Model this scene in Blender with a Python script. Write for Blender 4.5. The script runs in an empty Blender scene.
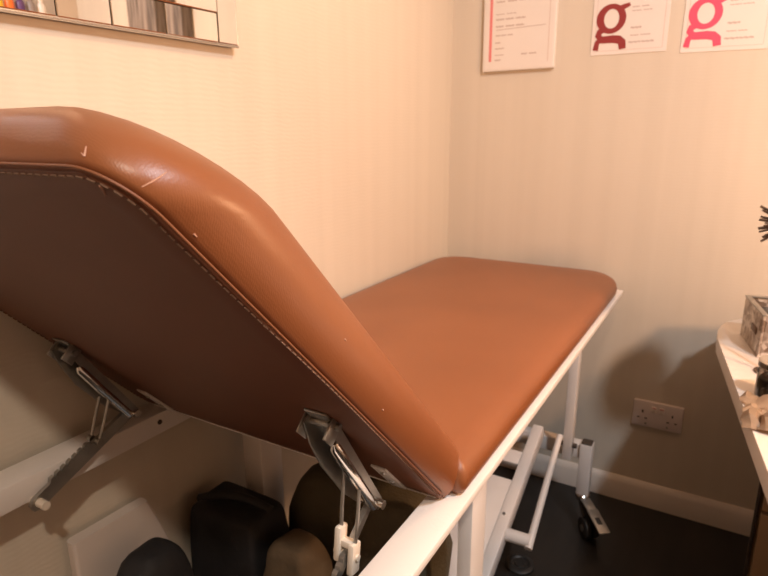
import bpy, bmesh, math, random
from mathutils import Vector, Matrix, noise
random.seed(4)
scene = bpy.context.scene
COL = scene.collection
V = Vector
PI = math.pi

# ------------------------------------------------------------------ materials
def mat(name, color, rough=0.5, metal=0.0, spec=None, coat=0.0):
    m = bpy.data.materials.new(name); m.use_nodes = True
    b = m.node_tree.nodes['Principled BSDF']
    b.inputs['Base Color'].default_value = (*color, 1)
    b.inputs['Roughness'].default_value = rough
    b.inputs['Metallic'].default_value = metal
    if spec is not None: b.inputs['Specular IOR Level'].default_value = spec
    if coat: b.inputs['Coat Weight'].default_value = coat
    return m

def varied(name, c1, c2, scale=8, rough=0.5, metal=0.0, bump=0.0, bscale=60, detail=4, spec=None, stretch=(1, 1, 1)):
    """two colours mixed by noise over object coordinates, with a noise bump"""
    m = mat(name, c1, rough, metal, spec)
    nt = m.node_tree; N = nt.nodes; L = nt.links; b = N['Principled BSDF']
    tc = N.new('ShaderNodeTexCoord')
    mp = N.new('ShaderNodeMapping'); mp.inputs['Scale'].default_value = stretch
    L.new(tc.outputs['Object'], mp.inputs['Vector'])
    nz = N.new('ShaderNodeTexNoise'); nz.inputs['Scale'].default_value = scale; nz.inputs['Detail'].default_value = detail
    L.new(mp.outputs[0], nz.inputs['Vector'])
    rp = N.new('ShaderNodeValToRGB')
    rp.color_ramp.elements[0].position = 0.32; rp.color_ramp.elements[0].color = (*c1, 1)
    rp.color_ramp.elements[1].position = 0.68; rp.color_ramp.elements[1].color = (*c2, 1)
    L.new(nz.outputs['Fac'], rp.inputs['Fac']); L.new(rp.outputs['Color'], b.inputs['Base Color'])
    if bump:
        n2 = N.new('ShaderNodeTexNoise'); n2.inputs['Scale'].default_value = bscale; n2.inputs['Detail'].default_value = 3
        L.new(mp.outputs[0], n2.inputs['Vector'])
        bp = N.new('ShaderNodeBump'); bp.inputs['Strength'].default_value = bump; bp.inputs['Distance'].default_value = 0.004
        L.new(n2.outputs['Fac'], bp.inputs['Height']); L.new(bp.outputs['Normal'], b.inputs['Normal'])
    return m

def wallpaper_material(name, axis):
    """cream paper with faint soft stripes and a fine wavy relief; axis = the coordinate running along the wall"""
    m = mat(name, (0.62, 0.53, 0.43), 0.62, 0.0, 0.35)
    nt = m.node_tree; N = nt.nodes; L = nt.links; b = N['Principled BSDF']
    tc = N.new('ShaderNodeTexCoord')
    mp = N.new('ShaderNodeMapping')
    mp.inputs['Scale'].default_value = (22, 0.01, 0.25) if axis == 'x' else (0.01, 22, 0.25)
    L.new(tc.outputs['Object'], mp.inputs['Vector'])
    nz = N.new('ShaderNodeTexNoise'); nz.inputs['Scale'].default_value = 1.0; nz.inputs['Detail'].default_value = 3
    L.new(mp.outputs[0], nz.inputs['Vector'])
    rp = N.new('ShaderNodeValToRGB')
    rp.color_ramp.elements[0].position = 0.35; rp.color_ramp.elements[0].color = (0.612, 0.542, 0.446, 1)
    rp.color_ramp.elements[1].position = 0.65; rp.color_ramp.elements[1].color = (0.636, 0.564, 0.466, 1)
    L.new(nz.outputs['Fac'], rp.inputs['Fac']); L.new(rp.outputs['Color'], b.inputs['Base Color'])
    wv = N.new('ShaderNodeTexWave'); wv.wave_type = 'BANDS'; wv.bands_direction = 'Z'
    wv.inputs['Scale'].default_value = 34; wv.inputs['Distortion'].default_value = 5.0
    wv.inputs['Detail'].default_value = 2.0; wv.inputs['Detail Scale'].default_value = 0.8
    L.new(tc.outputs['Object'], wv.inputs['Vector'])
    bp = N.new('ShaderNodeBump'); bp.inputs['Strength'].default_value = 0.09; bp.inputs['Distance'].default_value = 0.001
    L.new(wv.outputs['Fac'], bp.inputs['Height']); L.new(bp.outputs['Normal'], b.inputs['Normal'])
    return m

def leather_material(name, c1, c2, rough):
    m = varied(name, c1, c2, 5.0, rough, 0, 0, spec=0.45)
    nt = m.node_tree; N = nt.nodes; L = nt.links; b = N['Principled BSDF']
    tc = N.new('ShaderNodeTexCoord')
    hts = []
    for d in ('X', 'Y'):                     # fine woven cross grain
        w = N.new('ShaderNodeTexWave'); w.bands_direction = d; w.inputs['Scale'].default_value = 210
        w.inputs['Distortion'].default_value = 6; w.inputs['Detail'].default_value = 2
        L.new(tc.outputs['Object'], w.inputs['Vector']); hts.append(w)
    mx = N.new('ShaderNodeMath'); mx.operation = 'ADD'
    L.new(hts[0].outputs['Fac'], mx.inputs[0]); L.new(hts[1].outputs['Fac'], mx.inputs[1])
    nz = N.new('ShaderNodeTexNoise'); nz.inputs['Scale'].default_value = 28; nz.inputs['Detail'].default_value = 4
    L.new(tc.outputs['Object'], nz.inputs['Vector'])
    m2 = N.new('ShaderNodeMath'); m2.operation = 'MULTIPLY_ADD'; m2.inputs[1].default_value = 9.0
    L.new(nz.outputs['Fac'], m2.inputs[0]); L.new(mx.outputs[0], m2.inputs[2])
    bp = N.new('ShaderNodeBump'); bp.inputs['Strength'].default_value = 0.045; bp.inputs['Distance'].default_value = 0.0012
    L.new(m2.outputs[0], bp.inputs['Height']); L.new(bp.outputs['Normal'], b.inputs['Normal'])
    return m

M = {}
M['wall_x'] = wallpaper_material('cream_wallpaper_back', 'x')
M['wall_y'] = wallpaper_material('cream_wallpaper_left', 'y')
M['paint'] = varied('cream_paint', (0.60, 0.51, 0.41), (0.63, 0.54, 0.44), 3, 0.7)
M['ceiling'] = varied('ceiling_paint', (0.74, 0.70, 0.64), (0.77, 0.73, 0.67), 3, 0.85)
M['floor'] = varied('black_floor', (0.008, 0.007, 0.007), (0.022, 0.019, 0.017), 14, 0.42, 0, 0.15, 40, stretch=(1, 0.25, 1))
M['skirt'] = varied('skirting_gloss', (0.66, 0.60, 0.54), (0.70, 0.64, 0.58), 6, 0.35)
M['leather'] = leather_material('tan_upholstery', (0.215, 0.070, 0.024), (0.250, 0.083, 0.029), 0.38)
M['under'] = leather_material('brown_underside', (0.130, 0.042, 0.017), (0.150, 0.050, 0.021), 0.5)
M['piping'] = mat('tan_piping', (0.19, 0.065, 0.025), 0.5)
M['thread'] = mat('beige_thread', (0.17, 0.095, 0.06), 0.8)
M['scuff'] = mat('worn_scuff', (0.52, 0.28, 0.19), 0.6)
M['white'] = varied('white_powder_coat', (0.76, 0.71, 0.67), (0.80, 0.75, 0.71), 10, 0.38, 0, 0.05, 200)
M['zinc'] = varied('zinc_plated_steel', (0.34, 0.33, 0.31), (0.44, 0.43, 0.40), 30, 0.36, 0.9)
M['chrome'] = mat('chrome', (0.75, 0.73, 0.70), 0.15, 1.0)
M['ivory'] = varied('ivory_plastic', (0.72, 0.63, 0.52), (0.76, 0.67, 0.56), 20, 0.45)
M['rubber'] = varied('black_rubber', (0.012, 0.012, 0.012), (0.022, 0.021, 0.02), 20, 0.5)
M['cap'] = mat('brown_end_cap', (0.06, 0.045, 0.035), 0.5)
M['socket'] = varied('white_socket_plastic', (0.70, 0.62, 0.60), (0.72, 0.64, 0.62), 10, 0.35)
M['socket_sw'] = mat('socket_switch', (0.74, 0.66, 0.62), 0.3)
M['socket_red'] = mat('switch_red_band', (0.50, 0.08, 0.06), 0.4)
M['dark'] = mat('dark_hole', (0.02, 0.018, 0.016), 0.7)
M['paper'] = varied('certificate_paper', (0.72, 0.66, 0.61), (0.75, 0.69, 0.64), 6, 0.5)
M['frame_white'] = mat('white_frame', (0.74, 0.69, 0.64), 0.4)
M['ink'] = mat('grey_ink', (0.52, 0.42, 0.38), 0.7)
M['ink_pale'] = mat('pale_ink', (0.62, 0.50, 0.44), 0.7)
M['maroon'] = mat('maroon_print', (0.26, 0.030, 0.030), 0.5)
M['pink'] = mat('pink_print', (0.80, 0.085, 0.16), 0.5)
M['rose'] = mat('rose_print', (0.72, 0.22, 0.22), 0.5)
M['mirror'] = mat('silver_mirror', (0.92, 0.91, 0.88), 0.015, 1.0)
M['mirror_edge'] = mat('mirror_backing_edge', (0.05, 0.045, 0.04), 0.4, 0.3)
M['mirror_bead'] = mat('mirror_silver_bead', (0.62, 0.60, 0.56), 0.25, 0.9)
M['table'] = varied('white_table_top', (0.72, 0.66, 0.60), (0.75, 0.69, 0.63), 4, 0.34)
M['oak'] = varied('beige_wood', (0.22, 0.135, 0.07), (0.30, 0.19, 0.10), 5, 0.5, 0, 0.1, 30, stretch=(6, 6, 0.6))
M['walnut_edge'] = varied('dark_edging', (0.030, 0.022, 0.016), (0.05, 0.036, 0.026), 8, 0.4)
M['white_bag'] = varied('white_paper_bag', (0.66, 0.58, 0.53), (0.70, 0.62, 0.56), 7, 0.7, 0, 0.3, 12)
M['black_bag'] = varied('black_leatherette', (0.012, 0.012, 0.014), (0.022, 0.022, 0.026), 12, 0.72, 0, 0.4, 70)
M['olive'] = varied('olive_canvas', (0.075, 0.061, 0.036), (0.105, 0.086, 0.052), 9, 0.85, 0, 0.5, 180)
M['tan_fabric'] = varied('tan_fabric', (0.085, 0.062, 0.038), (0.12, 0.086, 0.052), 14, 0.85, 0, 0.6, 60)
M['bronze'] = varied('bronze_metal', (0.075, 0.045, 0.030), (0.14, 0.085, 0.055), 40, 0.4, 0.5)
M['gem'] = mat('clear_gem', (0.88, 0.84, 0.76), 0.08, 0.6)
M['tissue'] = varied('crumpled_kraft_paper', (0.50, 0.36, 0.24), (0.62, 0.47, 0.33), 20, 0.6, 0, 0.4, 60)
M['cotton'] = varied('white_cotton', (0.78, 0.74, 0.68), (0.82, 0.78, 0.72), 30, 0.9, 0, 0.5, 90)
M['grey_weave'] = varied('grey_weave', (0.08, 0.065, 0.055), (0.30, 0.25, 0.21), 9, 0.8, 0, 0.5, 40, stretch=(6, 6, 0.5))

def foil_material():
    m = mat('crackled_silver_foil', (0.5, 0.45, 0.4), 0.35, 0.6)
    nt = m.node_tree; N = nt.nodes; L = nt.links; b = N['Principled BSDF']
    tc = N.new('ShaderNodeTexCoord')
    vo = N.new('ShaderNodeTexVoronoi'); vo.inputs['Scale'].default_value = 75
    L.new(tc.outputs['Object'], vo.inputs['Vector'])
    rp = N.new('ShaderNodeValToRGB'); e = rp.color_ramp.elements
    e[0].position = 0.0; e[0].color = (0.22, 0.16, 0.12, 1); e[1].position = 1.0; e[1].color = (0.66, 0.60, 0.54, 1)
    sp = N.new('ShaderNodeSeparateColor'); L.new(vo.outputs['Color'], sp.inputs[0])
    L.new(sp.outputs[0], rp.inputs['Fac']); L.new(rp.outputs['Color'], b.inputs['Base Color'])
    bp = N.new('ShaderNodeBump'); bp.inputs['Strength'].default_value = 0.5; bp.inputs['Distance'].default_value = 0.002
    L.new(vo.outputs['Distance'], bp.inputs['Height']); L.new(bp.outputs['Normal'], b.inputs['Normal'])
    return m
M['foil'] = foil_material()

def glass_material(name, col, rough=0.05):
    m = mat(name, col, rough); m.node_tree.nodes['Principled BSDF'].inputs['Transmission Weight'].default_value = 1.0
    return m
M['glass'] = glass_material('smoked_glass', (0.55, 0.52, 0.48))

# ------------------------------------------------------------------ object helpers
def wpos(o):
    p = V((0, 0, 0))
    while o is not None:
        p = p + o.location; o = o.parent
    return p

def obj(name, bm, m, parent=None, smooth=True, angle=40, label=None):
    """link bm (built in room coordinates) as ONE mesh with its origin at its own centre"""
    bmesh.ops.recalc_face_normals(bm, faces=bm.faces)
    lo = V((min(v.co[i] for v in bm.verts) for i in range(3))); hi = V((max(v.co[i] for v in bm.verts) for i in range(3)))
    c = (lo + hi) / 2
    if parent is None: c.z = lo.z
    bmesh.ops.translate(bm, verts=bm.verts, vec=-c)
    me = bpy.data.meshes.new(name); bm.to_mesh(me); bm.free()
    o = bpy.data.objects.new(name, me); COL.objects.link(o)
    mm = m if isinstance(m, list) else [m]
    for x in mm: me.materials.append(x)
    if smooth:
        me.polygons.foreach_set('use_smooth', [True] * len(me.polygons))
        try: me.set_sharp_from_angle(angle=math.radians(angle))
        except Exception: pass
    if parent: o.parent = parent; o.location = c - wpos(parent)
    else: o.location = c
    if label: o['label'] = label
    return o

def thing(name, loc, label, cat, group=None):
    o = bpy.data.objects.new(name, None); COL.objects.link(o); o.location = loc
    o.empty_display_size = 0.05
    return tag(o, label, cat, group)

def tag(o, label, cat, group=None, kind=None):
    o['label'] = label; o['category'] = cat
    if group: o['group'] = group
    if kind: o['kind'] = kind
    return o

def struct(o): o['kind'] = 'structure'; return o

def add_box(bm, lo, hi, bevel=0.0, mtx=None, seg=2):
    lo = V(lo); hi = V(hi); c = (lo + hi) / 2; s = hi - lo
    g = bmesh.ops.create_cube(bm, size=1.0, matrix=Matrix.Translation(c) @ Matrix.Diagonal((*s, 1)))
    vs = g['verts']
    if bevel:
        es = list({e for v in vs for e in v.link_edges})
        r = bmesh.ops.bevel(bm, geom=es, offset=bevel, segments=seg, profile=0.5, affect='EDGES')
        vs = list({v for f in r['faces'] for v in f.verts} | {v for v in vs if v.is_valid})
    if mtx is not None: bmesh.ops.transform(bm, matrix=mtx, verts=vs)
    return vs

def box(lo, hi, bevel=0.0, mtx=None):
    bm = bmesh.new(); add_box(bm, lo, hi, bevel, mtx); return bm

def frame_mtx(a, b, up=V((0, 0, 1))):
    """z axis runs a to b"""
    a = V(a); b = V(b); z = (b - a).normalized()
    if abs(z.dot(up)) > 0.98: up = V((0, 1, 0))
    x = up.cross(z).normalized(); y = z.cross(x)
    return Matrix(((x.x, y.x, z.x, a.x), (x.y, y.y, z.y, a.y), (x.z, y.z, z.z, a.z), (0, 0, 0, 1)))

def add_bar(bm, a, b, w, h, bevel=0.002, up=V((0, 0, 1))):
    """rectangular bar from a to b; w across, h along `up`"""
    L = (V(b) - V(a)).length
    return add_box(bm, (-w / 2, -h / 2, 0), (w / 2, h / 2, L), bevel, frame_mtx(a, b, V(up)))

def add_cyl(bm, a, b, r, r2=None, seg=20, bevel=0.0):
    a = V(a); b = V(b); L = (b - a).length
    g = bmesh.ops.create_cone(bm, cap_ends=True, segments=seg, radius1=r, radius2=r if r2 is None else r2, depth=L,
                              matrix=frame_mtx(a, b) @ Matrix.Translation((0, 0, L / 2)))
    return g['verts']

def add_tube(bm, pts, r, seg=8, closed=False):
    pts = [V(p) for p in pts]; n = len(pts); rings = []
    prev = None
    for i, p in enumerate(pts):
        if closed: t = pts[(i + 1) % n] - pts[i - 1]
        else: t = pts[min(i + 1, n - 1)] - pts[max(i - 1, 0)]
        t.normalize()
        if prev is None:
            u = V((0, 0, 1)) if abs(t.z) < 0.9 else V((0, 1, 0))
            x = u.cross(t).normalized()
        else:
            x = (prev - t * prev.dot(t)).normalized()
        prev = x; y = t.cross(x)
        rr = r[i] if isinstance(r, (list, tuple)) else r
        rings.append([bm.verts.new(p + (x * math.cos(k * 2 * PI / seg) + y * math.sin(k * 2 * PI / seg)) * rr) for k in range(seg)])
    for i in range(n if closed else n - 1):
        a = rings[i]; b = rings[(i + 1) % n]
        for k in range(seg): bm.faces.new((a[k], a[(k + 1) % seg], b[(k + 1) % seg], b[k]))
    if not closed: bm.faces.new(rings[0][::-1]); bm.faces.new(rings[-1])

def add_prism(bm, pts, z0, z1, mtx=None):
    """polygon pts (x,y) extruded z0..z1"""
    a = [bm.verts.new((x, y, z0)) for x, y in pts]; b = [bm.verts.new((x, y, z1)) for x, y in pts]
    n = len(pts)
    bm.faces.new(a[::-1]); bm.faces.new(b)
    for i in range(n): bm.faces.new((a[i], a[(i + 1) % n], b[(i + 1) % n], b[i]))
    if mtx is not None: bmesh.ops.transform(bm, matrix=mtx, verts=a + b)

def add_stroke(bm, pts, widths, y0, y1):
    """a pen stroke in the x-z plane, y0..y1 thick"""
    n = len(pts); L = []; R = []
    for i in range(n):
        a = V(pts[max(i - 1, 0)]); b = V(pts[min(i + 1, n - 1)])
        t = (b - a).normalized(); nn = V((-t.y, t.x)); w = widths[i] if isinstance(widths, (list, tuple)) else widths
        p = V(pts[i]); L.append(p + nn * w / 2); R.append(p - nn * w / 2)
    poly = [(p.x, p.y) for p in L] + [(p.x, p.y) for p in reversed(R)]
    k = len(L)
    f = [bm.verts.new((x, y0, z)) for x, z in poly]; bk = [bm.verts.new((x, y1, z)) for x, z in poly]
    m = len(poly)
    for i in range(k - 1):
        bm.faces.new((f[i], f[i + 1], f[m - 2 - i], f[m - 1 - i])); bm.faces.new((bk[i], bk[m - 1 - i], bk[m - 2 - i], bk[i + 1]))
    for i in range(m): bm.faces.new((f[i], bk[i], bk[(i + 1) % m], f[(i + 1) % m]))

def add_lathe(bm, prof, c, seg=28, axis_mtx=None):
    rings = []
    for r, z in prof:
        if r < 1e-5: rings.append([bm.verts.new((0, 0, z))])
        else: rings.append([bm.verts.new((r * math.cos(k * 2 * PI / seg), r * math.sin(k * 2 * PI / seg), z)) for k in range(seg)])
    for a, b in zip(rings, rings[1:]):
        for k in range(seg):
            k2 = (k + 1) % seg
            if len(a) == 1 and len(b) == 1: continue
            if len(a) == 1: bm.faces.new((a[0], b[k2], b[k]))
            elif len(b) == 1: bm.faces.new((a[k], a[k2], b[0]))
            else: bm.faces.new((a[k], a[k2], b[k2], b[k]))
    vs = [v for r in rings for v in r]
    mt = Matrix.Translation(V(c)) @ (axis_mtx if axis_mtx is not None else Matrix.Identity(4))
    bmesh.ops.transform(bm, matrix=mt, verts=vs)

def rrect(x0, x1, y0, y1, radii, seg=10):
    """rounded rectangle, radii for corners (x1y0, x1y1, x0y1, x0y0), counter-clockwise"""
    out = []
    cs = [(x1, y0, -PI / 2, -1, 1), (x1, y1, 0, -1, -1), (x0, y1, PI / 2, 1, -1), (x0, y0, PI, 1, 1)]
    for (x, y, a0, sx, sy), r in zip(cs, radii):
        for k in range(seg + 1):
            a = a0 + k * PI / 2 / seg
            out.append((x + sx * r + r * math.cos(a), y + sy * r + r * math.sin(a)))
    return out

def pad_bm(x0, x1, y0, y1, radii, profile, to_world, grow=0.0):
    """upholstered pad: rounded outline lofted through (inset, height) rings, closed top and bottom"""
    bm = bmesh.new(); rings = []
    for d, z in profile:
        g = grow * min(max((z - .004) / .060, 0), 1)
        rr = [(max(r - d, 0.006) if d > 0 else r - d) + (g if r > .03 else 0) for r in radii]
        pts = rrect(x0 + d, x1 - d, y0 + d, y1 - d, rr)
        rings.append([bm.verts.new(to_world(x, y, z)) for x, y in pts])
    for a, b in zip(rings, rings[1:]):
        n = len(a)
        for i in range(n): bm.faces.new((a[i], a[(i + 1) % n], b[(i + 1) % n], b[i]))
    bm.faces.new(rings[0][::-1]); bm.faces.new(rings[-1])
    return bm

# ------------------------------------------------------------------ camera
F = 587.54; YAW = 0.533869; PITCH = 0.260223; ROLL = -0.00632
fw = V((-math.sin(YAW) * math.cos(PITCH), math.cos(YAW) * math.cos(PITCH), -math.sin(PITCH)))
rt0 = V((math.cos(YAW), math.sin(YAW), 0)); up0 = rt0.cross(fw)
rt = math.cos(ROLL) * rt0 + math.sin(ROLL) * up0; up = -math.sin(ROLL) * rt0 + math.cos(ROLL) * up0
cd = bpy.data.cameras.new('camera'); cam = bpy.data.objects.new('camera', cd); COL.objects.link(cam)
cd.sensor_width = 36; cd.lens = F * 36 / 768; cd.clip_start = 0.02
cd.dof.use_dof = True; cd.dof.focus_distance = 0.55; cd.dof.aperture_fstop = 12
bk = -fw
cam.matrix_world = Matrix(((rt.x, up.x, bk.x, 0), (rt.y, up.y, bk.y, 0), (rt.z, up.z, bk.z, 1.2), (0, 0, 0, 1)))
scene.camera = cam

# ------------------------------------------------------------------ room shell
XR, YB, YF, ZC = 1.25, 1.90, -1.35, 2.40
struct(obj('floor', box((-1.05, YF - .1, -.1), (XR + .1, YB + .1, 0)), M['floor'], smooth=False))
struct(obj('ceiling', box((-1.05, YF - .1, ZC), (XR + .1, YB + .1, ZC + .1)), M['ceiling'], smooth=False))
struct(obj('wall_back', box((-1.05, YB, 0), (XR + .1, YB + .1, ZC)), M['wall_x'], smooth=False))
struct(obj('wall_right', box((XR, YF, 0), (XR + .1, YB, ZC)), M['paint'], smooth=False))
struct(obj('wall_front', box((-1.05, YF - .1, 0), (XR + .1, YF, ZC)), M['paint'], smooth=False))
# the left wall runs a hair out of square
def wall_x(y): return -0.858 - 0.016 * (YB - y)
bm = bmesh.new()
add_prism(bm, [(wall_x(YB), YB), (wall_x(YF), YF), (-1.02, YF), (-1.02, YB)], 0, ZC)
struct(obj('wall_left', bm, M['wall_y'], smooth=False))
def skirt_profile(): return [(0, 0), (0.016, 0), (0.016, 0.062), (0.012, 0.070), (0.008, 0.078), (0.003, 0.082), (0, 0.082)]
bm = bmesh.new()
pts = skirt_profile()
a = [bm.verts.new((wall_x(YB), YB - d, z)) for d, z in pts]; b = [bm.verts.new((XR, YB - d, z)) for d, z in pts]
for i in range(len(pts)): bm.faces.new((a[i], a[(i + 1) % len(pts)], b[(i + 1) % len(pts)], b[i]))
bm.faces.new(a[::-1]); bm.faces.new(b)
struct(obj('baseboard_back', bm, M['skirt'], angle=30))
bm = bmesh.new()
a = [bm.verts.new((wall_x(YB) + d, YB - .016, z)) for d, z in pts]; b = [bm.verts.new((wall_x(YF) + d, YF, z)) for d, z in pts]
for i in range(len(pts)): bm.faces.new((a[i], a[(i + 1) % len(pts)], b[(i + 1) % len(pts)], b[i]))
bm.faces.new(a[::-1]); bm.faces.new(b)
struct(obj('baseboard_left', bm, M['skirt'], angle=30))

# ------------------------------------------------------------------ treatment couch
couch = thing('treatment_couch', (-0.56, 1.0, 0), 'tan upholstered treatment couch with raised backrest on a white metal frame', 'couch')
ZR = 0.730                      # top of the frame rails
HY, HZ = 0.622, 0.733            # hinge line of the backrest
A47 = math.radians(47); Ud = V((0, -math.cos(A47), math.sin(A47))); Nd = V((0, math.sin(A47), math.cos(A47)))
def bw(x, u, t): return V((x, HY, HZ)) + Ud * u + Nd * t
def bt(x, u, t):                 # the pad draws in a little towards its free end
    k = min(max((u - .28) / .33, 0), 1); k = k * k * (3 - 2 * k)
    k2 = min(max((u - .47) / .15, 0), 1); k2 = k2 * k2 * (3 - 2 * k2)
    k *= 1 - .5 * min(max(t / .04, 0), 1)
    if t > 0: t *= 1 - .15 * k2
    return bw(x - .013 * k * min(max((x + .55) / .2, 0), 1), u, t)

# seat pad
seat_prof = [(0.012, 0.0), (0.004, 0.002), (0.0, 0.010), (-0.002, 0.022), (0.001, 0.034), (0.008, 0.044), (0.020, 0.0515),
             (0.040, 0.0555), (0.08, 0.0585), (0.14, 0.060), (0.22, 0.0608)]
bm = pad_bm(-0.852, -0.2545, 0.632, 1.852, (0.012, 0.115, 0.10, 0.012), seat_prof, lambda x, y, z: V((x, y, ZR + 0.004 + z)))
obj('seat_pad', bm, M['leather'], couch, angle=180)

# backrest pad: cushion, dark underside, piping, stitches, scuffs
bx0, bx1, bu1, br = -0.868, -0.272, 0.617, 0.042
back_prof = [(0.003, 0.001), (0.000, 0.005), (-0.004, 0.014), (-0.0075, 0.028), (-0.0065, 0.041), (-0.002, 0.054), (0.004, 0.062), (0.011, 0.068), (0.024, 0.0735),
             (0.045, 0.0770), (0.09, 0.0795), (0.16, 0.081), (0.24, 0.0815)]
bm = pad_bm(bx0, bx1, -0.004, bu1, (0.012, br, br, 0.012), back_prof, bt, 0.072)
back = obj('backrest', bm, M['leather'], couch, angle=180)
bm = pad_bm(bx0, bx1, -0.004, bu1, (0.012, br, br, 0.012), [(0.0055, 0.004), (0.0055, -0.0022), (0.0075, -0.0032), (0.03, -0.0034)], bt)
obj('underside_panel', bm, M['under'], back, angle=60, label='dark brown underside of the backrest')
bm = bmesh.new()
add_tube(bm, [bt(x, u, -0.0008) for x, u in rrect(bx0 + .0022, bx1 - .0022, 0.010, bu1 - .0022, (0.018, br, br, 0.018), 16)], 0.0011, 8, True)
obj('piping', bm, M['piping'], back, angle=180)
bm = bmesh.new()
ring = rrect(bx0 + .008, bx1 - .008, 0.012, bu1 - .008, (0.012, br - .008, br - .008, 0.012), 24)
pts = [V(p) for p in ring] + [V(ring[0])]
acc = 0.0; step = 0.0082
for p, q in zip(pts, pts[1:]):
    L = (q - p).length; d = (q - p).normalized() if L > 1e-6 else V((1, 0))
    while acc < L:
        c = p + d * acc; e = c + d * 0.0052
        add_bar(bm, bt(c.x, c.y, -0.0036), bt(e.x, e.y, -0.0036), 0.0014, 0.0012, 0, up=Nd)
        acc += step
    acc -= L
obj('stitching', bm, M['thread'], back, smooth=False, label='row of pale stitches round the underside')
def scuff(pts, w, snap=True):
    q = []
    for p in pts:
        p = bw(*p)
        if snap:
            ok, loc, nrm, _ = back.closest_point_on_mesh(p - wpos(back))
            p = loc + wpos(back) + nrm * .0001
        q.append(p)
    bm = bmesh.new(); add_tube(bm, q, w, 5); obj('scuff_mark', bm, M['scuff'], back, label='pale scuff in the leather')
scuff([(-.281, .599, .003), (-.281, .596, .009), (-.281, .594, .015), (-.281, .592, .021)], [.0003, .0006, .0006, .0003])
scuff([(-.3155, .622, .004), (-.3175, .622, .0105)], [.0008, .0004])
scuff([(-.3155, .622, .004), (-.319, .622, .006)], [.0006, .0003])
scuff([(-.309, .603, -.0038), (-.314, .594, -.0038)], [.0009, .0003], False)
scuff([(-.268, .376, .032), (-.268, .373, .032)], [.0009, .0007])
scuff([(-.268, .262, .014), (-.268, .259, .014)], [.0009, .0007])
scuff([(-.279, .552, .002), (-.279, .549, .002)], [.0008, .0005])

# hinge plates on the underside and their bolts
for hx in (-0.342, -0.795):
    bm = bmesh.new()
    vs = add_box(bm, (-0.011, 0.004, -0.0062), (0.011, 0.085, -0.0032), 0.001)
    for v in vs: v.co = bw(hx + v.co.x, v.co.y, v.co.z)
    hp = obj('hinge_plate', bm, M['white'], couch)
    for u in (0.03, 0.066):
        bm = bmesh.new(); add_cyl(bm, bw(hx, u, -0.0060), bw(hx, u, -0.0085), 0.004, 0.003, 12)
        obj('hinge_screw', bm, M['zinc'], hp)
for hx in (-0.300, -0.836):
    bm = box((hx - .012, HY - .004, ZR), (hx + .012, HY + .012, ZR + .012), .002)
    hb = obj('hinge_bracket', bm, M['white'], couch)
    bm = bmesh.new(); add_cyl(bm, (hx - .018, HY + .003, ZR + .008), (hx + .018, HY + .003, ZR + .008), .0045)
    obj('hinge_pin', bm, M['zinc'], hb)

# top frame: angle-iron side rails and cross bars
Y0, Y1 = -0.02, 1.85
RX, LX = -0.250, -0.862
for s, x in ((1, RX), (-1, LX)):
    # flat top flange with a flange turned down along its inner edge
    bm = bmesh.new()
    prof = [(0, 0), (-.052, 0), (-.052, -.038), (-.047, -.038), (-.047, -.013), (0, -.013)]
    a = [bm.verts.new((x + s * d, Y0, ZR + z)) for d, z in prof]; b = [bm.verts.new((x + s * d, Y1, ZR + z)) for d, z in prof]
    for i in range(6): bm.faces.new((a[i], a[(i + 1) % 6], b[(i + 1) % 6], b[i]))
    bm.faces.new(a[::-1]); bm.faces.new(b)
    bmesh.ops.bevel(bm, geom=[e for e in bm.edges if abs(e.verts[0].co.y - e.verts[1].co.y) > .5], offset=.0016, segments=2, profile=.5, affect='EDGES')
    sr = obj('side_rail', bm, M['white'], couch)
    bm = bmesh.new(); add_cyl(bm, (x - s * .0535, .60, ZR - .016), (x - s * .0515, .60, ZR - .016), .0045, .0045, 12)
    obj('rail_bolt', bm, M['cap'], sr)
for y0, y1 in ((HY + .004, HY + .040), (1.79, 1.83), (-.016, .02)):
    bm = bmesh.new()
    add_box(bm, (LX + .052, y0, ZR - .005), (RX - .052, y1, ZR - .001), .001)
    add_box(bm, (LX + .052, y1 - .004, ZR - .030), (RX - .052, y1, ZR - .001), .001)
    obj('cross_bar', bm, M['white'], couch)

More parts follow.
